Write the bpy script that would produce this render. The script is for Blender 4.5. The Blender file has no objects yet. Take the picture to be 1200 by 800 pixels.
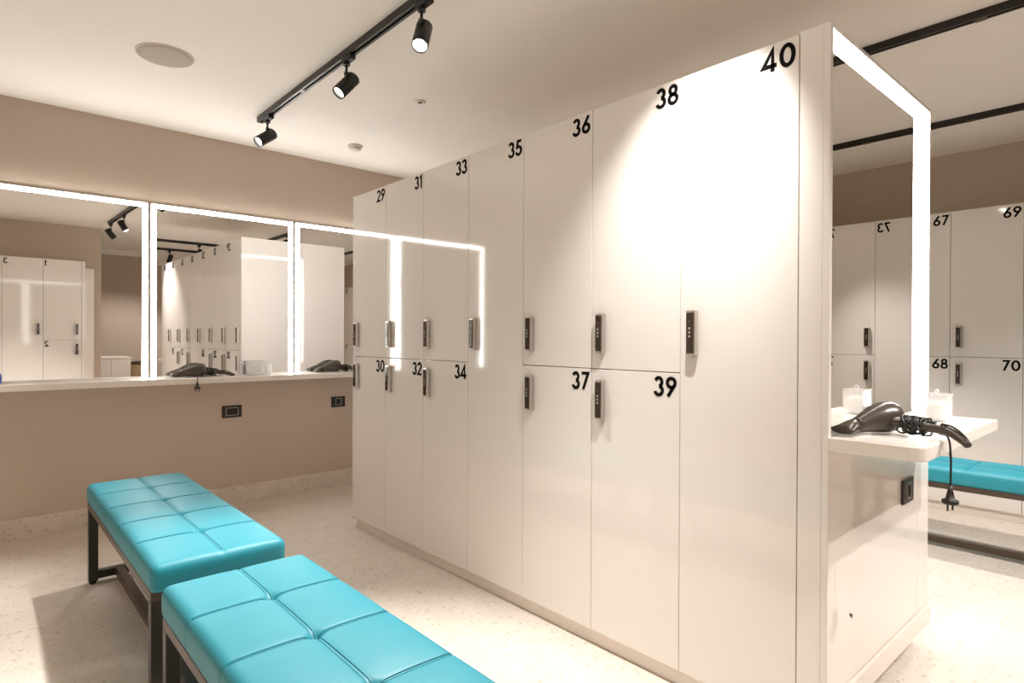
import bpy, bmesh, math, random
from mathutils import Vector, Matrix
random.seed(7)
PI = math.pi
C = bpy.context.scene.collection
SC = bpy.context.scene

# ------------------------------------------------------------------ measures
CAM_H = 1.17
ZC = 2.541            # ceiling
YB = 4.5              # mirror wall
XR = 5.39             # right wall
XL = -1.4             # left wall
YO = -0.79            # wall behind the lockers opposite the mirrors
YE = -3.3             # far end of the lobby behind the camera
XO = 1.36             # end of that wall
IX0, IX1 = 1.76, 2.72 # island
IY0, IY1 = 0.663, 3.46
ITOP = 2.046
PITCH = 0.3854
XT = 1.337            # main lighting track
WARM = (1.0, 0.945, 0.90)

# ------------------------------------------------------------------ materials
def newmat(name):
    m = bpy.data.materials.new(name); m.use_nodes = True
    return m, m.node_tree, m.node_tree.nodes['Principled BSDF']

def pmat(name, col, rough=0.5, metal=0.0, ior=1.5, bump=None, trans=0.0, var=0.0):
    m, nt, b = newmat(name)
    b.inputs['Base Color'].default_value = (*col, 1)
    b.inputs['Roughness'].default_value = rough
    b.inputs['Metallic'].default_value = metal
    b.inputs['IOR'].default_value = ior
    if trans: b.inputs['Transmission Weight'].default_value = trans
    tc = None
    if bump or var:
        tc = nt.nodes.new('ShaderNodeTexCoord')
    if bump:
        n = nt.nodes.new('ShaderNodeTexNoise'); n.inputs['Scale'].default_value = bump[0]
        n.inputs['Detail'].default_value = 3
        bp = nt.nodes.new('ShaderNodeBump'); bp.inputs['Strength'].default_value = bump[1]
        bp.inputs['Distance'].default_value = bump[2]
        nt.links.new(tc.outputs['Object'], n.inputs['Vector'])
        nt.links.new(n.outputs['Fac'], bp.inputs['Height'])
        nt.links.new(bp.outputs['Normal'], b.inputs['Normal'])
    if var:
        n = nt.nodes.new('ShaderNodeTexNoise'); n.inputs['Scale'].default_value = 2.5
        n.inputs['Detail'].default_value = 4
        mx = nt.nodes.new('ShaderNodeMix'); mx.data_type = 'RGBA'
        mx.inputs['A'].default_value = (*[c*(1-var) for c in col], 1)
        mx.inputs['B'].default_value = (*[min(1, c*(1+var)) for c in col], 1)
        nt.links.new(tc.outputs['Object'], n.inputs['Vector'])
        nt.links.new(n.outputs['Fac'], mx.inputs['Factor'])
        nt.links.new(mx.outputs['Result'], b.inputs['Base Color'])
    return m

def emit(name, col, s):
    m, nt, b = newmat(name)
    b.inputs['Base Color'].default_value = (0.9, 0.9, 0.9, 1)
    b.inputs['Emission Color'].default_value = (*col, 1)
    b.inputs['Emission Strength'].default_value = s
    return m

def terrazzo(name, joints=True):
    m, nt, b = newmat(name)
    L = nt.links.new; N = nt.nodes.new
    geo = N('ShaderNodeNewGeometry')
    base = (0.70, 0.63, 0.555)
    noise = N('ShaderNodeTexNoise'); noise.inputs['Scale'].default_value = 9; noise.inputs['Detail'].default_value = 5
    L(geo.outputs['Position'], noise.inputs['Vector'])
    mx0 = N('ShaderNodeMix'); mx0.data_type = 'RGBA'
    mx0.inputs['A'].default_value = (*[c*0.88 for c in base], 1); mx0.inputs['B'].default_value = (*[c*1.1 for c in base], 1)
    L(noise.outputs['Fac'], mx0.inputs['Factor'])
    cur = mx0.outputs['Result']
    for scale, lo, hi, colA, colB in ((42, .14, .62, (.80, .76, .70), (.36, .29, .22)), (95, .16, .72, (.26, .21, .16), (.78, .72, .64)), (23, .10, .80, (.82, .78, .72), (.62, .50, .38))):
        v = N('ShaderNodeTexVoronoi'); v.inputs['Scale'].default_value = scale
        wob = N('ShaderNodeVectorMath'); wob.operation = 'MULTIPLY_ADD'
        n2 = N('ShaderNodeTexNoise'); n2.inputs['Scale'].default_value = scale*1.3
        L(geo.outputs['Position'], n2.inputs['Vector'])
        wob.inputs[1].default_value = (.5/scale,)*3
        L(n2.outputs['Color'], wob.inputs[0]); L(geo.outputs['Position'], wob.inputs[2])
        L(wob.outputs['Vector'], v.inputs['Vector'])
        sep = N('ShaderNodeSeparateColor'); L(v.outputs['Color'], sep.inputs['Color'])
        sel = N('ShaderNodeMath'); sel.operation = 'GREATER_THAN'; sel.inputs[1].default_value = hi
        L(sep.outputs['Red'], sel.inputs[0])
        dist = N('ShaderNodeMath'); dist.operation = 'LESS_THAN'; dist.inputs[1].default_value = lo*2.6
        L(v.outputs['Distance'], dist.inputs[0])
        mk = N('ShaderNodeMath'); mk.operation = 'MULTIPLY'; L(sel.outputs[0], mk.inputs[0]); L(dist.outputs[0], mk.inputs[1])
        fac = N('ShaderNodeMath'); fac.operation = 'MULTIPLY'; fac.inputs[1].default_value = .5; L(mk.outputs[0], fac.inputs[0])
        cc = N('ShaderNodeMix'); cc.data_type = 'RGBA'; cc.inputs['A'].default_value = (*colA, 1); cc.inputs['B'].default_value = (*colB, 1)
        L(sep.outputs['Green'], cc.inputs['Factor'])
        mx = N('ShaderNodeMix'); mx.data_type = 'RGBA'
        L(fac.outputs[0], mx.inputs['Factor']); L(cur, mx.inputs['A']); L(cc.outputs['Result'], mx.inputs['B'])
        cur = mx.outputs['Result']
    if joints:
        br = N('ShaderNodeTexBrick'); br.offset = 0.0; br.inputs['Scale'].default_value = 1.0
        br.inputs['Brick Width'].default_value = 0.9; br.inputs['Row Height'].default_value = 0.9
        br.inputs['Mortar Size'].default_value = 0.0016; br.inputs['Color1'].default_value = (0, 0, 0, 1); br.inputs['Color2'].default_value = (0, 0, 0, 1)
        br.inputs['Mortar'].default_value = (1, 1, 1, 1)
        mp = N('ShaderNodeVectorMath'); mp.operation = 'ADD'; mp.inputs[1].default_value = (.25, .14, 0)
        L(geo.outputs['Position'], mp.inputs[0]); L(mp.outputs['Vector'], br.inputs['Vector'])
        mx = N('ShaderNodeMix'); mx.data_type = 'RGBA'; mx.inputs['B'].default_value = (.80, .75, .68, 1)
        f2 = N('ShaderNodeMath'); f2.operation = 'MULTIPLY'; f2.inputs[1].default_value = .6
        L(br.outputs['Color'], f2.inputs[0]); L(f2.outputs[0], mx.inputs['Factor']); L(cur, mx.inputs['A'])
        cur = mx.outputs['Result']
    L(cur, b.inputs['Base Color'])
    b.inputs['Roughness'].default_value = 0.5
    return m

M = {}
M['ceiling'] = pmat('ceiling_paint', (.89, .85, .80), .9, var=.02)
M['wall'] = pmat('taupe_paint', (.52, .43, .355), .75, bump=(180, .04, .002), var=.03)
M['panel'] = pmat('taupe_gloss_panel', (.58, .485, .41), .22, var=.03)
M['floor'] = terrazzo('terrazzo_tiles')
M['skirt'] = terrazzo('terrazzo_skirting', False)
M['white'] = pmat('white_gloss_laminate', (.825, .785, .745), .06, ior=1.52, bump=(3.0, .015, .004))
M['edge'] = pmat('white_board_edge', (.80, .74, .68), .3)
M['gap'] = pmat('shadow_gap', (.30, .25, .21), .8)
M['black'] = pmat('black_letter', (.006, .005, .0045), .7); M['black'].node_tree.nodes['Principled BSDF'].inputs['Specular IOR Level'].default_value = .08
M['chrome'] = pmat('brushed_steel', (.66, .62, .58), .28, 1.0)
M['key'] = pmat('dark_keypad', (.035, .024, .018), .16)
M['icon'] = pmat('keypad_icon', (.35, .31, .27), .4)
M['teal'] = pmat('turquoise_leather', (.013, .265, .345), .5, bump=(420, .10, .0008))
M['thread'] = pmat('teal_thread', (.012, .25, .33), .7)
M['frame'] = pmat('black_steel', (.022, .018, .015), .34)
M['bronze'] = pmat('dark_bronze_steel', (.075, .052, .036), .36, .35)
M['rubber'] = pmat('rubber', (.012, .012, .012), .7)
M['mirror'] = pmat('mirror_silver', (.90, .885, .86), .004, 1.0)
M['led'] = emit('led_diffuser', (1.0, .965, .92), 17.0)
M['alu'] = pmat('mirror_edge', (.34, .33, .315), .6)
M['counter'] = pmat('white_solid_surface', (.84, .79, .73), .18)
M['dryer'] = pmat('bronze_grey_plastic', (.062, .048, .037), .27, .2)
M['cord'] = pmat('black_cable', (.012, .010, .009), .45)
M['acryl'] = pmat('clear_acrylic', (.95, .95, .94), .05); M['acryl'].node_tree.nodes['Principled BSDF'].inputs['Alpha'].default_value = .28
M['cotton'] = pmat('white_cotton', (.9, .89, .87), .9, bump=(90, .5, .004))
M['socket'] = pmat('black_socket', (.014, .011, .010), .3)
M['socketrim'] = pmat('socket_insert', (.42, .38, .34), .35, .5)
M['lens'] = emit('lamp_lens', (1.0, .93, .84), 40.0)
M['lensdim'] = emit('lamp_lens_side', (1.0, .93, .84), 14.0)
M['spotbody'] = pmat('matt_black_lamp', (.007, .006, .005), .42)
M['track'] = pmat('black_track', (.012, .009, .007), .38)
M['grille'] = pmat('speaker_grille', (.47, .41, .35), .75, bump=(900, .6, .001))
M['offwhite'] = pmat('offwhite_plastic', (.70, .64, .57), .45)
M['blue'] = pmat('blue_plastic', (.012, .09, .42), .25)
M['wicker'] = pmat('tan_weave', (.42, .30, .17), .8, bump=(120, .8, .006))
M['stain'] = pmat('dark_scuff', (.10, .085, .06), .8)

# ------------------------------------------------------------------ mesh helpers
def add_box(bm, lo, hi, mi=0, bev=0.0, seg=2):
    t = bmesh.new()
    bmesh.ops.create_cube(t, size=1)
    c = [(a+b)/2 for a, b in zip(lo, hi)]; s = [abs(b-a) for a, b in zip(lo, hi)]
    for v in t.verts: v.co = Vector((c[i]+v.co[i]*s[i] for i in range(3)))
    if bev: bmesh.ops.bevel(t, geom=t.edges[:], offset=bev, segments=seg, profile=.5, affect='EDGES')
    for f in t.faces: f.material_index = mi
    merge(bm, t)

def merge(bm, t):
    me = bpy.data.meshes.new('tmp'); t.to_mesh(me); t.free()
    bm.from_mesh(me); bpy.data.meshes.remove(me)

def frame_of(d):
    d = Vector(d).normalized()
    a = Vector((0, 0, 1)) if abs(d.z) < .95 else Vector((1, 0, 0))
    x = d.cross(a).normalized(); y = x.cross(d).normalized()
    return x, y

def add_loft(bm, pts, radii, seg=16, mi=0, caps=True, squash=None):
    """tube along pts with radii; squash: list of (sx, sy) per ring"""
    pts = [Vector(p) for p in pts]; rings = []
    px = None
    for i, p in enumerate(pts):
        d = (pts[min(i+1, len(pts)-1)] - pts[max(i-1, 0)])
        if d.length < 1e-9: d = Vector((0, 0, 1))
        d.normalize()
        if px is None: x, y = frame_of(d)
        else:
            x = (px - d*px.dot(d)).normalized(); y = d.cross(x).normalized()
            if y.dot(py) < 0: y = -y
        px, py = x, y
        sx, sy = squash[i] if squash else (1, 1)
        rings.append([bm.verts.new(p + x*math.cos(2*PI*k/seg)*radii[i]*sx + y*math.sin(2*PI*k/seg)*radii[i]*sy) for k in range(seg)])
    for a, b in zip(rings, rings[1:]):
        for k in range(seg):
            f = bm.faces.new((a[k], a[(k+1) % seg], b[(k+1) % seg], b[k])); f.material_index = mi; f.smooth = True
    if caps:
        for r in (rings[0], rings[-1]):
            try:
                f = bm.faces.new(r); f.material_index = mi
            except ValueError: pass

def add_cyl(bm, a, b, r, seg=24, mi=0, r2=None):
    add_loft(bm, [a, b], [r, r if r2 is None else r2], seg, mi)

def fix(bm):
    bmesh.ops.recalc_face_normals(bm, faces=bm.faces[:])

def obj(name, bm, mats, parent=None, smooth=False, label=None):
    fix(bm)
    me = bpy.data.meshes.new(name); bm.to_mesh(me); bm.free()
    for m in (mats if isinstance(mats, (list, tuple)) else [mats]): me.materials.append(M[m] if isinstance(m, str) else m)
    if smooth:
        for p in me.polygons: p.use_smooth = True
    o = bpy.data.objects.new(name, me); C.objects.link(o)
    if parent: o.parent = parent
    if label: o['label'] = label
    return o

def box_obj(name, lo, hi, mat, parent=None, bev=0.0, seg=2, label=None):
    bm = bmesh.new(); add_box(bm, lo, hi, 0, bev, seg)
    return obj(name, bm, mat, parent, label=label)

def thing(name, label, cat, loc=(0, 0, 0), rz=0.0, group=None):
    o = bpy.data.objects.new(name, None); C.objects.link(o)
    o.empty_display_size = .1
    o.location = loc; o.rotation_euler = (0, 0, rz)
    o['label'] = label; o['category'] = cat
    if group: o['group'] = group
    return o

def tag(o, label, cat, group=None):
    o['label'] = label; o['category'] = cat
    if group: o['group'] = group
    return o

def struct(name, bm, mats):
    o = obj(name, bm, mats); o['kind'] = 'structure'
    return o

def sbox(name, lo, hi, mat):
    bm = bmesh.new(); add_box(bm, lo, hi)
    return struct(name, bm, mat)

def dup(root, loc, rz, label, group=None):
    r = root.copy(); C.objects.link(r); r.location = loc; r.rotation_euler = (0, 0, rz); r['label'] = label
    if group: r['group'] = group
    for ch in list(root.children):
        c = ch.copy(); C.objects.link(c); c.parent = r
        for g in ch.children:
            d = g.copy(); C.objects.link(d); d.parent = c
    return r

# ------------------------------------------------------------------ room shell
sbox('floor', (XL-.1, YE-.1, -.1), (XR+.1, YB+.1, 0), 'floor')
sbox('ceiling', (XL-.1, YE-.1, ZC), (XR+.1, YB+.1, ZC+.1), 'ceiling')
bm = bmesh.new()
add_box(bm, (XL-.1, YB, .86), (XR+.1, YB+.1, ZC), 0)
add_box(bm, (XL-.1, YB, 0), (XR+.1, YB+.1, .86), 1)
struct('wall_back', bm, ['wall', 'panel'])
sbox('baseboard_back', (XL, YB-.012, 0), (XR, YB, .122), 'skirt')
sbox('wall_right', (XR, YE-.1, 0), (XR+.1, YB, ZC), 'wall')
sbox('wall_left', (XL-.1, YE-.1, 0), (XL, YB, ZC), 'wall')
sbox('wall_front', (XL, YO-.1, 0), (XO, YO, ZC), 'wall')
sbox('wall_lobby', (XL-.1, YE-.1, 0), (XR+.1, YE, ZC), 'wall')
sbox('trim_1', (XL, YE, ZC-.09), (XR, YE+.05, ZC), 'ceiling')

# ------------------------------------------------------------------ digits drawn with round strokes
def arc(cx, cy, rx, ry, a0, a1, n=18):
    return [(cx+rx*math.cos(math.radians(a0+(a1-a0)*i/n)), cy+ry*math.sin(math.radians(a0+(a1-a0)*i/n))) for i in range(n+1)]
DIG = {
 '0': (.66, [arc(.33, .5, .255, .425, 90, 450, 32)]),
 '1': (.34, [[(.02, .78), (.20, .925), (.20, 0)]]),
 '2': (.58, [arc(.28, .70, .215, .225, 172, -38, 20) + [(.06, .075), (.56, .075)]]),
 '3': (.58, [arc(.265, .715, .19, .21, 160, -82, 18) , arc(.265, .285, .225, .215, 84, -168, 20)]),
 '4': (.66, [[(.46, 0), (.46, .93), (.04, .25), (.64, .25)]]),
 '5': (.58, [[(.52, .925), (.20, .925), (.12, .53)] + arc(.27, .325, .235, .25, 125, -165, 22)]),
 '6': (.62, [arc(.31, .30, .225, .225, 0, 360, 28), [(.50, .98), (.125, .42)]]),
 '7': (.58, [[(.03, .925), (.50, .925), (.14, 0)]]),
 '8': (.58, [arc(.29, .72, .18, .20, 0, 360, 26), arc(.29, .285, .225, .215, 0, 360, 28)]),
 '9': (.62, [arc(.31, .70, .225, .225, 0, 360, 28), [(.12, .02), (.495, .58)]]),
}
def add_stroke(bm, pts, w, th):
    closed = (Vector(pts[0])-Vector(pts[-1])).length < 1e-6
    P = [Vector(p) for p in pts]
    if closed: P = P[:-1]
    n = len(P); L = []; R = []
    for i in range(n):
        a = P[(i-1) % n] if (closed or i > 0) else None
        b = P[(i+1) % n] if (closed or i < n-1) else None
        d1 = (P[i]-a).normalized() if a is not None else None
        d2 = (b-P[i]).normalized() if b is not None else None
        d1 = d1 or d2; d2 = d2 or d1
        n1 = Vector((-d1.y, d1.x)); n2 = Vector((-d2.y, d2.x))
        m = (n1+n2)
        if m.length < 1e-6: m = n1
        m.normalize(); k = w/2/max(.45, m.dot(n1))
        L.append(P[i]+m*k); R.append(P[i]-m*k)
    f = [[bm.verts.new((q.x, -th, q.y)) for q in s] for s in (L, R)]
    g = [[bm.verts.new((q.x, 0, q.y)) for q in s] for s in (L, R)]
    rng = range(n if closed else n-1)
    for i in rng:
        j = (i+1) % n
        bm.faces.new((f[0][i], f[0][j], f[1][j], f[1][i]))
        bm.faces.new((f[0][i], g[0][i], g[0][j], f[0][j]))
        bm.faces.new((f[1][i], f[1][j], g[1][j], g[1][i]))
    if not closed:
        for i in (0, n-1): bm.faces.new((f[0][i], f[1][i], g[1][i], g[0][i]))

def number_bm(txt, h, xr, ztop):
    """black digits in the local xz plane, right edge at xr, top at ztop, facing -y"""
    gap = .11; W = sum(DIG[c][0] for c in txt) + gap*(len(txt)-1)
    bm = bmesh.new(); x = -W
    for c in txt:
        for s in DIG[c][1]:
            add_stroke(bm, [((x+px)*h + xr, (py-1)*h + ztop) for px, py in s], .175*h, .0016)
        x += DIG[c][0]+gap
    return bm

# ------------------------------------------------------------------ lockers
DW = PITCH
Z0, ZM, Z1 = .062, 1.057, 2.04
def handle_bm():
    bm = bmesh.new()
    add_box(bm, (-.018, -.022, 0), (.018, 0, .148), 0, .0035, 2)       # steel body
    add_box(bm, (-.0125, -.0255, .008), (.0125, -.0215, .140), 1, .0015, 1)   # dark face
    for zz in (.063, .076, .089):
        add_cyl(bm, (0, -.0262, zz), (0, -.0250, zz), .0042, 12, 2)
    add_cyl(bm, (.0, -.0262, .112), (.0, -.0250, .112), .0016, 8, 2)
    return bm
_h = handle_bm(); fix(_h)
HANDLE = bpy.data.meshes.new('handle'); _h.to_mesh(HANDLE); _h.free()
for k in ('chrome', 'key', 'icon'): HANDLE.materials.append(M[k])

def door_mesh(z0, z1):
    bm = bmesh.new()
    add_box(bm, (-DW/2+.0014, 0, z0), (DW/2-.0014, .018, z1), 0, .0012, 2)
    return bm
def locker(loc, rz, nums, label, group, zs=None, depth=.47):
    t = thing('locker_unit', label, 'locker', loc, rz, group)
    bm = bmesh.new()
    add_box(bm, (-DW/2+.0005, .0195, Z0-.002), (DW/2-.0005, depth, Z1), 0)
    obj('carcass', bm, 'gap', t)
    def door(z0, z1, num, hz):
        d = obj('door', door_mesh(z0, z1), 'white', t)
        h = bpy.data.objects.new('handle', HANDLE); C.objects.link(h); h.parent = d
        h.location = (-DW/2+.050, 0, hz)
        h['label'] = 'steel handle lock with dark keypad face'
        if num: obj('door_number', number_bm(num, .068, DW/2-.012, z1-.013), 'black', d)
    if len(nums) == 2:
        door(ZM+.0015, Z1, nums[0], 1.116)
        door(Z0, ZM-.0015, nums[1], .868)
    else:
        door(Z0, Z1, nums[0], 1.116)
    return t

# island front: 40 nearest, 29 farthest
cols = [('40',), ('38', '39'), ('36', '37'), ('35',), ('33', '34'), ('31', '32'), ('29', '30')]
for k, nums in enumerate(cols):
    y = .747 + DW*(k+.5)
    if len(nums) == 1: lab = 'tall single door white gloss locker numbered %s in the island row' % nums[0]
    else: lab = 'white gloss locker column with two doors numbered %s and %s' % nums
    locker((IX0, y, 0), -PI/2, nums, lab, 'lockers on the front of the island')
# casing round the island lockers
t = thing('locker_casing', 'white board casing with end panel round the island of lockers 29 to 40', 'casing', (IX0, IY0, 0))
def P(name, lo, hi, mat='white', bev=.001, label=None):
    return box_obj(name, [lo[0]-IX0, lo[1]-IY0, lo[2]], [hi[0]-IX0, hi[1]-IY0, hi[2]], mat, t, bev, label=label)
P('filler_strip', (IX0, IY0+.0185, .045), (IX0+.018, .7455, ITOP-.0002))
P('filler_strip', (IX0, 3.4462, .045), (IX0+.018, IY1, ITOP))
bm = bmesh.new()      # near end panel, with the shallow niche that holds the mirror
def L3(a): return (a[0]-IX0, a[1]-IY0, a[2])
add_box(bm, L3((IX0, IY0, .10)), L3((IX1-.135, IY0+.018, .896)), 0, .0012)
add_box(bm, L3((IX1-.133, IY0, .10)), L3((IX1, IY0+.018, .896)), 0, .0012)
add_box(bm, L3((IX0, IY0, .8962)), L3((IX0+.018, IY0+.018, ITOP)), 0)
add_box(bm, L3((IX1-.012, IY0, .8962)), L3((IX1, IY0+.03, ITOP-.0142)), 0)
add_box(bm, L3((IX0+.0181, IY0, ITOP-.014)), L3((IX1, IY0+.03, ITOP)), 0)
add_box(bm, L3((IX0+.018, IY0+.031, .3)), L3((IX1, IY0+.048, ITOP-.0142)), 0)
obj('end_panel', bm, 'white', t)
P('end_panel', (IX0+.0185, 3.4462, .05), (IX1, IY1, ITOP))
P('top_panel', (IX0+.018, IY0+.05, Z1+.001), (IX1, IY1-.02, ITOP))
P('back_panel', (IX1-.018, IY0+.05, .05), (IX1, IY1-.02, Z1))
P('kick_board', (IX0+.022, IY0+.06, 0), (IX0+.04, IY1-.02, .058), 'edge')
P('kick_board', (IX0+.022, IY0+.06, 0), (IX1-.03, IY0+.078, .1), 'edge')
P('base_rail', (IX0+.002, IY0-.012, .098), (IX1-.004, IY0-.0004, .168), 'edge', .004)
bm = bmesh.new(); add_loft(bm, [(.176-.010, -.0004, .363), (.176+.012, -.0004, .350)], [.004, .006], 8, 0)
for v in bm.verts: v.co.y = -.0006 if v.co.y < -.0004 else 0
obj('scuff_mark', bm, 'stain', t, label='small dark scuff')

# right-hand row, facing the island
XRL = 4.98
rcols = [('65', '66'), ('67', '68'), ('69', '70'), ('71', '72'), ('73',), ('74', '75'), ('76', '77')]
for k, nums in enumerate(rcols):
    y = 1.094 + DW*(1.5-k) - (.115 if k > 2 else 0)
    if len(nums) == 1: lab = 'tall single door white locker numbered %s in the far right row' % nums[0]
    else: lab = 'white locker column in the far right row numbered %s and %s' % nums
    locker((XRL, y, 0), -PI/2, nums, lab, 'lockers along the right wall', depth=.40)
ye0, ye1 = 1.094+DW*2, 1.094-DW*5-.115
t = thing('locker_casing', 'white kick board and top under the far right row of lockers', 'casing', (XRL, ye1, 0))
box_obj('kick_board', (.022, 0, 0), (.04, ye0-ye1, .058), 'edge', t)
box_obj('top_panel', (.0, 0, Z1+.0005), (.40, ye0-ye1, ITOP), 'white', t)
box_obj('end_panel', (.0, ye0-ye1+.001, 0), (.40, ye0-ye1+.02, ITOP), 'white', t)
yf = 1.094-DW-ye1
box_obj('filler_strip', (0, yf-.1135, .062), (.018, yf-.0015, 2.04), 'white', t, .001)
box_obj('end_panel', (.0, -.02, 0), (.40, -.001, ITOP), 'white', t)

# the row behind the camera that the left mirror shows
YOL = -.34
for k, nums in enumerate([('1', '2'), ('3',), ('4', '5'), ('6', '7'), ('8', '9')]):
    x = 1.09 - DW*(k+.5)
    lab = ('white locker column facing the mirrors numbered %s and %s' % nums) if len(nums) == 2 else 'tall single door white locker numbered 3 facing the mirrors'
    locker((x, YOL, 0), PI, nums, lab, 'lockers facing the mirror wall', depth=.44)
t = thing('locker_casing', 'white side panel casing beside lockers 1 and 2', 'casing', (1.09-5*DW, YOL, 0))
w_ = 5*DW
box_obj('side_panel', (w_+.001, -.44, 0), (w_+.038, 0, ITOP), 'white', t, .001)
box_obj('kick_board', (0, -.04, 0), (w_, -.022, .058), 'edge', t)
box_obj('top_panel', (0, -.44, Z1+.0005), (w_, 0, ITOP), 'white', t)
box_obj('post', (w_+.06, -.44, 0), (w_+.17, -.30, 1.98), 'edge', t, .002)

# ------------------------------------------------------------------ mirrors
def wall_mirror(x0, x1, z0, z1, label, tilt=0, yaw=.0067):
    t = thing('lighted_mirror', label, 'mirror', ((x0+x1)/2, YB, z0), 0, 'lighted mirrors above the long counter')
    w = (x1-x0)/2; h = z1-z0; lw = .024; ew = .006
    bm = bmesh.new(); W = w+ew
    add_box(bm, (-W, -.014, 0), (W, -.001, h+ew))
    add_box(bm, (-W, -.022, 0), (-w, -.014, h+ew)); add_box(bm, (w, -.022, 0), (W, -.014, h+ew)); add_box(bm, (-w, -.022, h), (w, -.014, h+ew))
    obj('frame', bm, 'alu', t)
    bm = bmesh.new()
    g = box_obj('glass', (-w+lw+.0003, -.0015, -h/2), (w-lw-.0003, .0015, h/2-lw-.0003), 'mirror', t, 0)
    g.location = (0, -.0215, h/2); g.rotation_euler = (tilt, 0, yaw)
    bm = bmesh.new()
    add_box(bm, (-w, -.030, 0), (-w+lw, -.0145, h)); add_box(bm, (w-lw, -.030, 0), (w, -.0145, h))
    add_box(bm, (-w+lw, -.030, h-lw), (w-lw, -.0145, h))
    obj('light_strip', bm, 'led', t)
    return t
ZM0, ZM1 = .906, 2.03
wall_mirror(-.092, .838, ZM0, ZM1, 'lighted mirror at the left end of the back wall, showing lockers 1 and 3', tilt=.0077)
wall_mirror(.866, 1.786, ZM0, ZM1, 'lighted mirror in the middle of the back wall above a hair dryer and clear box')
wall_mirror(1.814, 2.75, ZM0, ZM1, 'lighted mirror on the back wall partly hidden behind locker 29')

# island end mirror: glass set back in a niche with lit inner edges
t = thing('lighted_mirror', 'tall lighted mirror set into the end of the locker island beside locker 40', 'mirror', ((IX0+IX1)/2, IY0, .905))
cx = (IX0+IX1)/2
box_obj('glass', (IX0+.0185-cx, .026, 0), (IX1-.0125-cx, .030, ITOP-.0155-.905), 'mirror', t)
bm = bmesh.new()
hh = ITOP-.0155-.905
add_box(bm, (IX1-.0165-cx, .0005, 0), (IX1-.0125-cx, .0258, hh))
add_box(bm, (IX0+.0186-cx, .0005, hh-.004), (IX1-.0166-cx, .0258, hh))
obj('light_strip', bm, 'led', t)

# ------------------------------------------------------------------ counters
o = box_obj('vanity_counter', (-.6, YB-.20, .866), (2.95, YB-.0005, .905), 'counter', None, .004)
tag(o, 'long white counter under the lighted mirrors on the back wall', 'counter')
def rounded_slab(x0, y0, x1, y1, z0, z1, r, rc):
    """rc: set of corners to round: 0=(x0,y0) 1=(x1,y0)"""
    pts = []
    def corner(cx, cy, a0):
        return [(cx+r*math.cos(a0+PI/2*i/8), cy+r*math.sin(a0+PI/2*i/8)) for i in range(9)]
    pts += corner(x0+r, y0+r, PI) if 0 in rc else [(x0, y0)]
    pts += corner(x1-r, y0+r, 1.5*PI) if 1 in rc else [(x1, y0)]
    pts += [(x1, y1), (x0, y1)]
    bm = bmesh.new()
    b = [bm.verts.new((x, y, z0)) for x, y in pts]; bm.faces.new(b)
    e = bmesh.ops.extrude_face_region(bm, geom=bm.faces[:])
    for v in e['geom']:
        if isinstance(v, bmesh.types.BMVert): v.co.z = z1
    bmesh.ops.recalc_face_normals(bm, faces=bm.faces[:])
    ed = [x for x in bm.edges if abs(x.verts[0].co.z-x.verts[1].co.z) < 1e-6]
    bmesh.ops.bevel(bm, geom=ed, offset=.003, segments=2, profile=.5, affect='EDGES')
    return bm
o = obj('vanity_counter', rounded_slab(IX0+.002, .437, 2.61, IY0-.0005, .863, .900, .045, {0}), 'counter')
tag(o, 'short white counter shelf with a rounded corner on the end of the locker island', 'counter')

# ------------------------------------------------------------------ wall sockets
def socket(loc, rz, label, wide=False):
    t = thing('wall_socket', label, 'socket', loc, rz, 'black wall sockets')
    w = .066 if wide else .058
    box_obj('cover_plate', (-w, -.009, -.042), (w, -.0005, .042), 'socket', t, .003)
    iw = .042 if wide else .024
    bm = bmesh.new()
    for a, b in (((-iw, -.028), (iw, -.024)), ((-iw, .024), (iw, .028)), ((-iw, -.028), (-iw+.004, .028)), ((iw-.004, -.028), (iw, .028))):
        add_box(bm, (a[0], -.0115, a[1]), (b[0], -.0088, b[1]))
    obj('insert_rim', bm, 'socketrim', t)
    bm = bmesh.new()
    for s in ((-.020, .020) if wide else (0,)):
        add_cyl(bm, (s, -.0105, 0), (s, -.0089, 0), .017, 20)
        for q in (-.0095, .0095): add_cyl(bm, (s+q, -.0112, 0), (s+q, -.0104, 0), .0025, 8)
    obj('outlet', bm, 'rubber', t)
    return t
socket((1.364, YB, .648), 0, 'black double wall socket under the middle mirror on the back wall', True)
socket((2.163, YB, .664), 0, 'black wall socket under the counter beside locker 30')
socket((2.45, IY0, .642), 0, 'black wall socket on the island end panel below the short counter')

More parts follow.
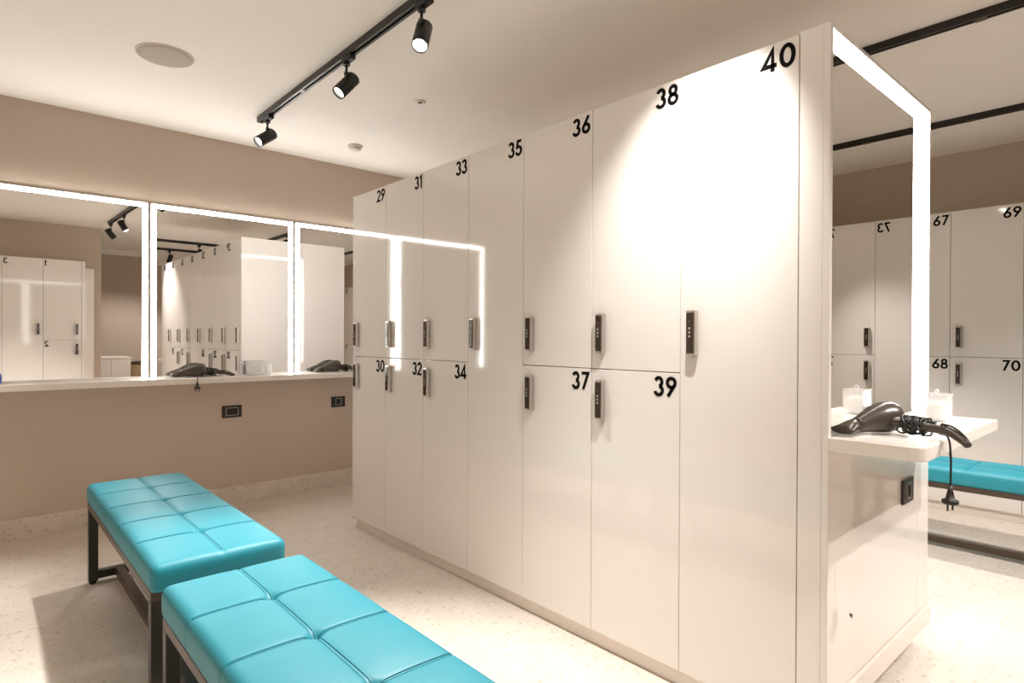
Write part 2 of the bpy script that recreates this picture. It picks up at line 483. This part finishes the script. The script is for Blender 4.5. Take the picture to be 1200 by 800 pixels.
# ------------------------------------------------------------------ benches
def cushion_bm(W, L, H, rows=5):
    nx, ny, nz = 44, 150, 8
    bm = bmesh.new(); r = .022
    def put(x, y, z):
        # x in [-1,1], y in [-1,1], z in [0,1] on the box surface -> rounded, tufted
        p = Vector((x*W/2, y*L/2, z*H))
        q = Vector((max(-W/2+r, min(W/2-r, p.x)), max(-L/2+r, min(L/2-r, p.y)), max(r*.5, min(H-r, p.z))))
        d = p-q
        n = d.normalized() if d.length > 1e-9 else Vector((0, 0, 1))
        if d.length > 1e-9: p = q + n*min(d.length, r)
        top = max(0, min(1, (p.z-(H-r))/r*1.0))
        # seams
        cl = L/rows
        v = (p.y+L/2)/cl; dv = abs(v-round(v))*cl
        if round(v) in (0, rows): dv = 9
        du = abs(p.x)
        ex = max(0, 1-(abs(p.x)/(W/2))**4); ey = max(0, 1-(abs(p.y)/(L/2))**10)
        puff = .010*ex*ey*(1-.5*math.exp(-(du/.045)**2))*(1-.5*math.exp(-(dv/.045)**2))
        g = -.0035*math.exp(-(dv/.004)**2) - .0035*math.exp(-(du/.004)**2)
        tuft = 0
        if dv < 1: tuft = -.018*math.exp(-((dv*dv+du*du)/(.015**2)))
        p.z += top*(puff+g+tuft)
        if top < .5 and n.z < .5:
            p += Vector((n.x, n.y, 0))*(-.003*math.exp(-(dv/.004)**2))
            # seat edge seam
            p += Vector((n.x, n.y, 0))*(.0025*math.sin(PI*max(0, min(1, p.z/H))))
        return p
    cushion_bm.put = put
    cache = {}
    def vert(i, j, k):
        key = (i, j, k)
        if key not in cache: cache[key] = bm.verts.new(put(2*xs[i]-1, 2*ys[j]-1, k/nz))
        return cache[key]
    xs = [i/nx for i in range(nx+1)]
    ys = [j/ny for j in range(ny+1)]
    for i in range(nx):
        for j in range(ny):
            bm.faces.new((vert(i, j, nz), vert(i+1, j, nz), vert(i+1, j+1, nz), vert(i, j+1, nz)))
            bm.faces.new((vert(i, j, 0), vert(i, j+1, 0), vert(i+1, j+1, 0), vert(i+1, j, 0)))
    for k in range(nz):
        for i in range(nx):
            for j in (0, ny): bm.faces.new((vert(i, j, k), vert(i+1, j, k), vert(i+1, j, k+1), vert(i, j, k+1)))
        for j in range(ny):
            for i in (0, nx): bm.faces.new((vert(i, j, k), vert(i, j+1, k), vert(i, j+1, k+1), vert(i, j, k+1)))
    return bm
BW, BL, BH, BZ = .412, 1.40, .084, .385
def bench(loc, label):
    t = thing('padded_bench', label, 'bench', loc, 0, 'turquoise padded benches')
    c = obj('cushion', cushion_bm(BW, BL, BH), 'teal', t, True); c.location.z = BZ
    bm = bmesh.new(); put = cushion_bm.put
    for off in (-.0045, .0045):
        for k in range(1, 5):
            q = [put(u/40-1, 2*k/5-1 + off*2/BL, 1)+Vector((0, 0, .0002)) for u in range(2, 79)]
            add_loft(bm, q, [.0007]*len(q), 6)
        q = [put(off*2/BW, v/80-1, 1)+Vector((0, 0, .0002)) for v in range(3, 158)]
        add_loft(bm, q, [.0007]*len(q), 6)
    obj('stitching', bm, 'thread', c)
    x, y, tk = BW/2-.020, BL/2-.035, .038
    for sx in (-1, 1):
        for sy in (-1, 1):
            lg = box_obj('leg', (sx*x-tk/2, sy*y-tk/2, .012), (sx*x+tk/2, sy*y+tk/2, BZ-.031), 'frame', t, .002)
            bm = bmesh.new(); add_cyl(bm, (sx*x, sy*y, 0), (sx*x, sy*y, .0118), .014, 14)
            obj('foot', bm, 'rubber', lg)
    bm = bmesh.new()
    zt, zb = BZ-.001, BZ-.030
    for sx in (-1, 1): add_box(bm, (sx*x-tk/2, -y-tk/2, zb), (sx*x+tk/2, y+tk/2, zt), 0, .002)
    for sy in (-1, 1): add_box(bm, (-x+tk/2, sy*y-tk/2, zb), (x-tk/2, sy*y+tk/2, zt), 0, .002)
    obj('seat_frame', bm, 'bronze', t)
    for sy in (-1, 1): box_obj('cross_bar', (-x+tk/2+.0005, sy*y-tk/2, .022), (x-tk/2-.0005, sy*y+tk/2, .058), 'frame', t, .002)
    box_obj('stretcher', (-.098, -y+tk/2+.0005, .022), (-.062, y-tk/2-.0005, .058), 'bronze', t, .002)
    return t
b0 = bench((.612, 2.80, 0), 'far turquoise tufted bench nearest the back wall')
dup(b0, (.602, 1.23, 0), 0, 'near turquoise tufted bench in the foreground')
dup(b0, (4.18, .66, 0), 0, 'turquoise bench beyond the island in front of lockers 68 and 70')

# ------------------------------------------------------------------ lighting tracks and spots
def track(x0, y0, x1, y1, label):
    L = math.hypot(x1-x0, y1-y0); a = math.atan2(y1-y0, x1-x0)
    t = thing('lighting_track', label, 'lighting track', ((x0+x1)/2, (y0+y1)/2, ZC), a, 'black ceiling tracks')
    bm = bmesh.new()
    l = L/2
    add_box(bm, (-l, -.018, -.006), (l, .018, -.0003)); add_box(bm, (-l, -.018, -.032), (l, -.008, -.006)); add_box(bm, (-l, .008, -.032), (l, .018, -.006))
    add_box(bm, (-l, -.018, -.034), (l, -.006, -.030)); add_box(bm, (-l, .006, -.034), (l, .018, -.030))
    obj('rail', bm, 'track', t)
    for s in (-1, 1): box_obj('end_cap', (s*l-.012 if s > 0 else -l-.001, -.0185, -.0345), (l+.001 if s > 0 else -l+.012, .0185, -.0004), 'spotbody', t, .001)
    n = max(1, int(L/1.0))
    for i in range(n):
        xx = -l + (i+.5)*L/n
        box_obj('clip', (xx-.02, -.0195, -.036), (xx+.02, .0195, -.030), 'bronze', t, .001)
    return t
track(XT, -.07, XT, 3.87, 'black ceiling track above the benches in front of the island lockers')
track(3.135, -1.6, 3.135, 1.32, 'black ceiling track just beyond the island end mirror')
track(4.54, -1.6, 4.54, 2.4, 'black ceiling track farther right nearest lockers 67 to 70')
track(1.95, -.62, 2.95, -.62, 'short black ceiling track running crosswise behind the camera')
track(2.12, -1.55, 2.95, -1.55, 'short crosswise black ceiling track deepest in the lobby')

def spot(x, y, target, label, power, size=62, blend=.6, lens='lens', out=.108, rec=.008, r=.033):
    """adapter on the track at (x, y); head pivots under it and looks at target"""
    t = thing('track_spotlight', label, 'spotlight', (x, y, ZC-.034), 0, 'black track spotlights')
    bm = bmesh.new(); add_box(bm, (-.016, -.045, -.022), (.016, .045, .001), 0, .003)
    add_cyl(bm, (0, .02, -.022), (0, .02, -.034), .017, 16)
    obj('adapter', bm, 'spotbody', t)
    piv = Vector((0, .02, -.072))
    bm = bmesh.new(); add_cyl(bm, (0, .02, -.034), piv, .006, 10); add_cyl(bm, piv+Vector((-.008, 0, 0)), piv+Vector((.008, 0, 0)), .011, 12)
    obj('stem', bm, 'spotbody', t)
    w = Vector(target) - (Vector((x, y, ZC-.034)) + piv); d = w.normalized()
    side = frame_of(d)[1]
    if side.z > 0: side = -side
    c0 = piv + d*(-.022) + side*(.036); c1 = piv + d*out + side*(.036)
    bm = bmesh.new()
    add_loft(bm, [c0-d*.0001, c0, c0+d*.004, c1-d*.004, c1, c1-d*.0001, c1-d*.010, c1-d*.036], [.024, r-.004, r, r, r-.001, r-.004, r-.0055, r-.0055], 28, 0, caps=False)
    bm.faces.new(bm.verts[0:28])
    h = obj('housing', bm, 'spotbody', t)
    bm = bmesh.new(); add_cyl(bm, c1-d*(rec+.006), c1-d*rec, r-.0058, 28)
    obj('lens', bm, lens, t, label='glowing lens')
    ld = bpy.data.lights.new('lamp', 'SPOT'); ld.energy = power; ld.color = WARM
    ld.spot_size = math.radians(size); ld.spot_blend = blend; ld.shadow_soft_size = .02
    lo = bpy.data.objects.new('lamp', ld); C.objects.link(lo); lo.parent = t
    lo.location = c1 + d*.004
    lo.rotation_euler = d.to_track_quat('-Z', 'Y').to_euler()
    return t
PW = 95
spot(XT, 3.72, (-.6, 3.3, .9), 'black spotlight at the far end of the ceiling track near the back wall', PW*.9, 70, lens='lensdim', rec=.02)
spot(XT, 2.68, (-.5, 2.6, .3), 'black spotlight in the middle of the ceiling track tilted left', PW*.42, 70, lens='lensdim', rec=.02)
spot(XT, 2.03, (.25, 1.15, 0), 'black spotlight glowing brightest at the top of the photo above the lockers', PW*1.75, 85)
spot(XT, .82, (1.78, 1.10, 1.60), 'second black spotlight from the near end of the main track, aimed at locker 40', PW*.72, 64, 1.0)
spot(XT, .02, (2.5, .15, .9), 'black spotlight at the near end of the main track', PW*.4, 60)
spot(3.135, 1.09, (3.9, 1.5, 0), 'black spotlight on the track behind the island end mirror', PW, 80)
spot(3.135, -.90, (2.2, .66, .2), 'black spotlight on the track beyond the frame aimed at the island end panel', PW*.8, 46)
spot(4.54, 1.16, (3.0, .5, 0), 'black spotlight on the far right track aimed at the floor by the island end', PW*.32, 75)
spot(4.54, -.6, (4.2, .2, .5), 'added black fill spotlight, out of view near the lobby end of the far right track', PW*.6, 80)  # extra out-of-view lamp, added to raise the ambient light
spot(2.52, -.62, (1.9, .6, 0), 'black spotlight hanging from the short crosswise track', PW*.6, 80)
spot(2.35, -1.55, (2.0, -2.6, .6), 'black spotlight hanging from the deepest crosswise track', PW*.7, 90)

# ------------------------------------------------------------------ ceiling fittings
def disc_thing(name, x, y, rings, mats, label, cat):
    t = thing(name, label, cat, (x, y, ZC))
    for pname, prof, mat in rings:
        bm = bmesh.new()
        add_loft(bm, [(0, 0, z) for z, r in prof], [r for z, r in prof], 48)
        obj(pname, bm, mat, t)
    return t
disc_thing('ceiling_speaker', .70, 3.33, [('rim', [(-.0003, .126), (-.004, .126), (-.006, .121)], 'offwhite'), ('grille', [(-.0062, .120), (-.0085, .118), (-.0095, .09)], 'grille')], None, 'round flush ceiling speaker with a grey beige grille', 'speaker')
disc_thing('smoke_detector', 2.04, 3.98, [('base', [(-.0003, .052), (-.012, .052), (-.014, .047)], 'offwhite'), ('sensor_cap', [(-.0142, .040), (-.030, .038), (-.036, .026)], 'offwhite')], None, 'small round white smoke detector on the ceiling above locker 29', 'smoke detector')
disc_thing('sprinkler_head', 1.936, 2.983, [('cover_plate', [(-.0003, .034), (-.004, .034), (-.007, .028)], 'offwhite'), ('nozzle', [(-.0072, .012), (-.016, .011), (-.018, .016)], 'chrome')], None, 'tiny round sprinkler on the ceiling above locker 33', 'sprinkler')

# ------------------------------------------------------------------ hair dryers
def catmull(pts, n=8):
    P = [Vector(p) for p in pts]; out = []
    for i in range(len(P)-1):
        p0 = P[max(i-1, 0)]; p1 = P[i]; p2 = P[i+1]; p3 = P[min(i+2, len(P)-1)]
        for k in range(n):
            t = k/n
            out.append(.5*((2*p1)+(-p0+p2)*t+(2*p0-5*p1+4*p2-p3)*t*t+(-p0+3*p1-3*p2+p3)*t**3))
    out.append(P[-1]); return out

def dryer(loc, rz, label, hang, flip=1, beta=0, droop=1):
    """body along +x from the nozzle at x=0; handle runs on at an angle; z=0 is the counter"""
    t = thing('hair_dryer', label, 'hair dryer', loc, rz, 'dark bronze hair dryers')
    f = flip
    cb_, sb_ = math.cos(beta), math.sin(beta)
    def H(p):
        x, y, z = p[0]-.165, p[1]+.012*f, p[2]
        z = z if droop else max(z, .0125)
        return Vector((.165+x*cb_-y*sb_, -.012*f+x*sb_+y*cb_, z))
    ax = [(0.050, 0, .026), (.065, 0, .029), (.095, 0, .036), (.125, 0, .0425), (.155, 0, .0465), (.178, 0, .047), (.194, 0, .0465), (.202, 0, .046)]
    rr = [.021, .0225, .030, .038, .0435, .0445, .040, .026]
    bm = bmesh.new(); add_loft(bm, ax, rr, 28, 0)
    obj('body', bm, 'dryer', t)
    bm = bmesh.new()
    add_loft(bm, [(.0505, 0, .0255), (.035, 0, .0225), (.012, 0, .018), (0, 0, .0165)], [.0215, .026, .033, .036], 24, 0, True, [(1, 1), (1, .78), (1, .42), (1, .30)])
    obj('nozzle', bm, 'dryer', t)
    bm = bmesh.new()
    for k, (rad, th) in enumerate(((.036, .003), (.025, .003), (.014, .003))):
        add_loft(bm, [(.199+.0022*k, 0, .0465), (.203+.0022*k, 0, .0465)], [rad-.004, rad-.006], 24)
    obj('rear_grille', bm, 'rubber', t)
    # handle: leaves the underside of the body and runs sideways/backwards, drooping at its tip
    hp = catmull([H(p) for p in ((.158, -.030*f, .040), (.176, -.075*f, .034), (.190, -.120*f, .031), (.192, -.165*f, .026), (.184, -.205*f, .010), (.178, -.222*f, .000))], 6)
    n = len(hp)
    hr = [.0185-.0085*(i/(n-1))**1.5 for i in range(n)]
    bm = bmesh.new(); add_loft(bm, hp, hr, 18, 0, True, [(1, .82)]*n)
    hd = obj('handle', bm, 'dryer', t)
    bm = bmesh.new(); add_box(bm, (-.006, -.012, -.002), (.006, .012, .002), 0, .001)
    s = obj('switch', bm, 'rubber', hd); s.location = H((.190, -.118*f, .0465)); s.rotation_euler = (0, 0, .2+beta)
    # cable wound round the neck of the handle, then hanging over the edge
    pts = []
    rnd = random.Random(3)
    c0 = Vector((.176, -.060*f, .033)); c1 = Vector((.187, -.100*f, .031))
    turns = 11
    for i in range(turns*10+1):
        q = i/(turns*10); a = 2*PI*turns*q
        c = c0.lerp(c1, .5+.5*math.sin(q*7.3))
        R = .019+.007*rnd.random()
        p = c + Vector((math.cos(a)*.35*R, 0, math.sin(a)*R)) + Vector((math.cos(a)*R*.95, .012*math.sin(a*1.7), 0))
        p.z = max(p.z, .004)
        pts.append(H(p) if droop else Vector((*H(p).xy, p.z)))
    tip = Vector(hang[0])
    pts += [H(p) for p in ((.205, -.118*f, .02), (.212, -.145*f, .0125), (.195, -.168*f, .030), (.185, -.150*f, .046))]
    cab = catmull(pts, 3)
    cab2 = catmull([pts[-1]] + [Vector(h) for h in hang], 8)
    allp = cab[:-1] + cab2
    bm = bmesh.new(); add_loft(bm, allp, [.0026]*len(allp), 8, 0)
    # loop that follows the handle out to its tip and back
    lp = catmull([H(p) for p in ((.185, -.150*f, .046), (.192, -.175*f, .040), (.187, -.205*f, .024), (.180, -.226*f, .006), (.176, -.216*f, .014))], 8)
    add_loft(bm, lp, [.0026]*len(lp), 8, 0)
    cb = obj('cord', bm, 'cord', t)
    e = Vector(hang[-1])
    bm = bmesh.new()
    add_loft(bm, [e+Vector((0, 0, .004)), e+Vector((0, 0, -.012)), e+Vector((0, 0, -.030)), e+Vector((0, 0, -.034)), e+Vector((0, 0, -.040)), e+Vector((0, 0, -.044))], [.004, .007, .011, .019, .0195, .017], 18)
    for q in (-.0095, .0095): add_cyl(bm, e+Vector((q, 0, -.044)), e+Vector((q, 0, -.062)), .0024, 8)
    obj('plug', bm, 'cord', cb)
    return t
# island end: nozzle at the near-left corner, handle hanging out over the front edge
def to_local(p, loc, rz):
    v = Vector(p)-Vector(loc); c, s = math.cos(-rz), math.sin(-rz)
    return Vector((v.x*c-v.y*s, v.x*s+v.y*c, v.z))
DL = (1.818, .650, .9005); DR = math.radians(-22)
DRYER_ARGS = None
hang = [to_local(p, DL, DR) for p in ((1.935, .440, .935), (1.937, .426, .905), (1.945, .424, .87), (1.95, .424, .83), (1.945, .424, .778))]
dryer(DL, DR, 'dark bronze hair dryer on the short island counter with its plug hanging down', hang)
DL2 = (.965, YB-.075, .9055); DR2 = math.radians(-4)
hang = [to_local(p, DL2, DR2) for p in ((1.16, YB-.13, .915), (1.10, YB-.19, .915), (1.09, YB-.212, .905), (1.085, YB-.2235, .88))]
dryer(DL2, DR2, 'dark hair dryer lying on the long counter under the middle mirror', hang, 1, math.radians(72), 0)
DL3 = (1.935, YB-.09, .9055); DR3 = math.radians(3)
hang = [to_local(p, DL3, DR3) for p in ((2.20, YB-.15, .915), (2.235, YB-.19, .915), (2.235, YB-.212, .905), (2.235, YB-.2235, .88))]
dryer(DL3, DR3, 'dark hair dryer on the long counter half hidden behind locker 29', hang, 1, math.radians(64), 0)

# ------------------------------------------------------------------ clear boxes
def clear_box(loc, rz, w, d, h, cells, label, lid):
    t = thing('acrylic_organizer', label, 'organizer', loc, rz)
    bm = bmesh.new(); k = .003
    add_box(bm, (-w/2, -d/2, 0), (w/2, d/2, k))
    add_box(bm, (-w/2, -d/2, k), (w/2, -d/2+k, h)); add_box(bm, (-w/2, d/2-k, k), (w/2, d/2, h))
    add_box(bm, (-w/2, -d/2+k, k), (-w/2+k, d/2-k, h)); add_box(bm, (w/2-k, -d/2+k, k), (w/2, d/2-k, h))
    obj('box', bm, 'acryl', t)
    bm = bmesh.new()
    for i in range(1, cells):
        x = -w/2+w*i/cells; add_box(bm, (x-k/2, -d/2+k, k), (x+k/2, d/2-k, h*.96))
    if cells > 1: obj('divider', bm, 'acryl', t)
    else: bm.free()
    if lid:
        bm = bmesh.new(); add_box(bm, (-w/2-.002, -d/2-.002, h+.0003), (w/2+.002, d/2+.002, h+.006), 0, .001)
        ld = obj('lid', bm, 'acryl', t)
        bm = bmesh.new(); bmesh.ops.create_uvsphere(bm, u_segments=16, v_segments=10, radius=.008)
        for v in bm.verts: v.co.z += h+.0135
        obj('knob', bm, 'acryl', ld, True)
    for i in range(cells):
        bm = bmesh.new()
        cw = w/cells
        x = -w/2+cw*(i+.5)
        add_box(bm, (x-cw*.36, -d*.36, k+.0005), (x+cw*.36, d*.36, h*(.72+.1*((i*7) % 3))), 0, .006, 3)
        obj('cotton_pads', bm, 'cotton', t, True)
    return t
clear_box((2.417, .566, .9003), 0, .082, .07, .085, 1, 'clear lidded box of cotton on the short island counter by the mirror edge', True)
clear_box((1.52, YB-.085, .9053), 0, .155, .07, .095, 4, 'clear divided box of cotton on the long counter under the middle mirror', False)

# ------------------------------------------------------------------ blue bottle at the left edge, lobby furniture
t = thing('soap_bottle', 'blue bottle on the long counter cut by the left edge of the photo', 'bottle', (.085, YB-.10, .9052))
bm = bmesh.new(); pr_ = [(0, .030), (.004, .034), (.045, .036), (.060, .030), (.068, .014)]
add_loft(bm, [(0, 0, z) for z, r in pr_], [r for z, r in pr_], 28); obj('body', bm, 'blue', t)
bm = bmesh.new(); pr_ = [(.0685, .012), (.078, .013), (.082, .011)]
add_loft(bm, [(0, 0, z) for z, r in pr_], [r for z, r in pr_], 20); obj('cap', bm, 'bronze', t)

t = thing('low_cabinet', 'low white cabinet in the lobby seen in the left mirror', 'cabinet', (1.66, -2.2, 0))
box_obj('body', (-.26, -.25, .05), (.26, .23, .735), 'edge', t, .002)
box_obj('top', (-.27, -.26, .7352), (.27, .25, .76), 'edge', t, .003)
box_obj('plinth', (-.24, -.23, 0), (.24, .20, .0498), 'gap', t)
box_obj('door', (-.255, .2302, .055), (-.002, .248, .73), 'edge', t, .001)
box_obj('door', (.002, .2302, .055), (.255, .248, .73), 'edge', t, .001)
t = thing('laundry_basket', 'tan woven basket beside the low white cabinet in the lobby', 'basket', (2.09, -2.2, 0))
bm = bmesh.new(); pr_ = [(0, .13), (.1, .14), (.4, .15), (.62, .155), (.64, .15)]
add_loft(bm, [(0, 0, z) for z, r in pr_], [r for z, r in pr_], 32); obj('body', bm, 'wicker', t)
bm = bmesh.new(); pr_ = [(.6402, .158), (.665, .158), (.685, .09)]
add_loft(bm, [(0, 0, z) for z, r in pr_], [r for z, r in pr_], 32); obj('lid', bm, 'bronze', t)

# ------------------------------------------------------------------ camera
yaw, pitch, roll = math.radians(41.71236), math.radians(-0.28544), math.radians(0.22318)
f = Vector((math.sin(yaw)*math.cos(pitch), math.cos(yaw)*math.cos(pitch), math.sin(pitch)))
r = Vector((math.cos(yaw), -math.sin(yaw), 0)); u = r.cross(f)
r2 = r*math.cos(roll)+u*math.sin(roll); u2 = -r*math.sin(roll)+u*math.cos(roll)
cd = bpy.data.cameras.new('camera'); cam = bpy.data.objects.new('camera', cd); C.objects.link(cam)
cd.sensor_width = 36; cd.lens = 708.95/1200*36; cd.clip_start = .02
m = Matrix.Identity(4)
for i in range(3):
    m[i][0] = r2[i]; m[i][1] = u2[i]; m[i][2] = -f[i]; m[i][3] = (0, 0, CAM_H)[i]
cam.matrix_world = m
SC.camera = cam

# ------------------------------------------------------------------ world and view
w = bpy.data.worlds.new('world'); SC.world = w; w.use_nodes = True
w.node_tree.nodes['Background'].inputs[0].default_value = (1, .93, .86, 1)
w.node_tree.nodes['Background'].inputs[1].default_value = .3
SC.view_settings.view_transform = 'Standard'; SC.view_settings.look = 'None'
SC.view_settings.gamma = 1; SC.view_settings.use_curve_mapping = False
SC.view_settings.exposure = 0.88
SC.cycles.use_denoising = True
SC.cycles.max_bounces = 12; SC.cycles.diffuse_bounces = 8; SC.cycles.glossy_bounces = 6; SC.cycles.transmission_bounces = 10
SC.cycles.caustics_reflective = False; SC.cycles.caustics_refractive = False
SC.cycles.sample_clamp_indirect = 6
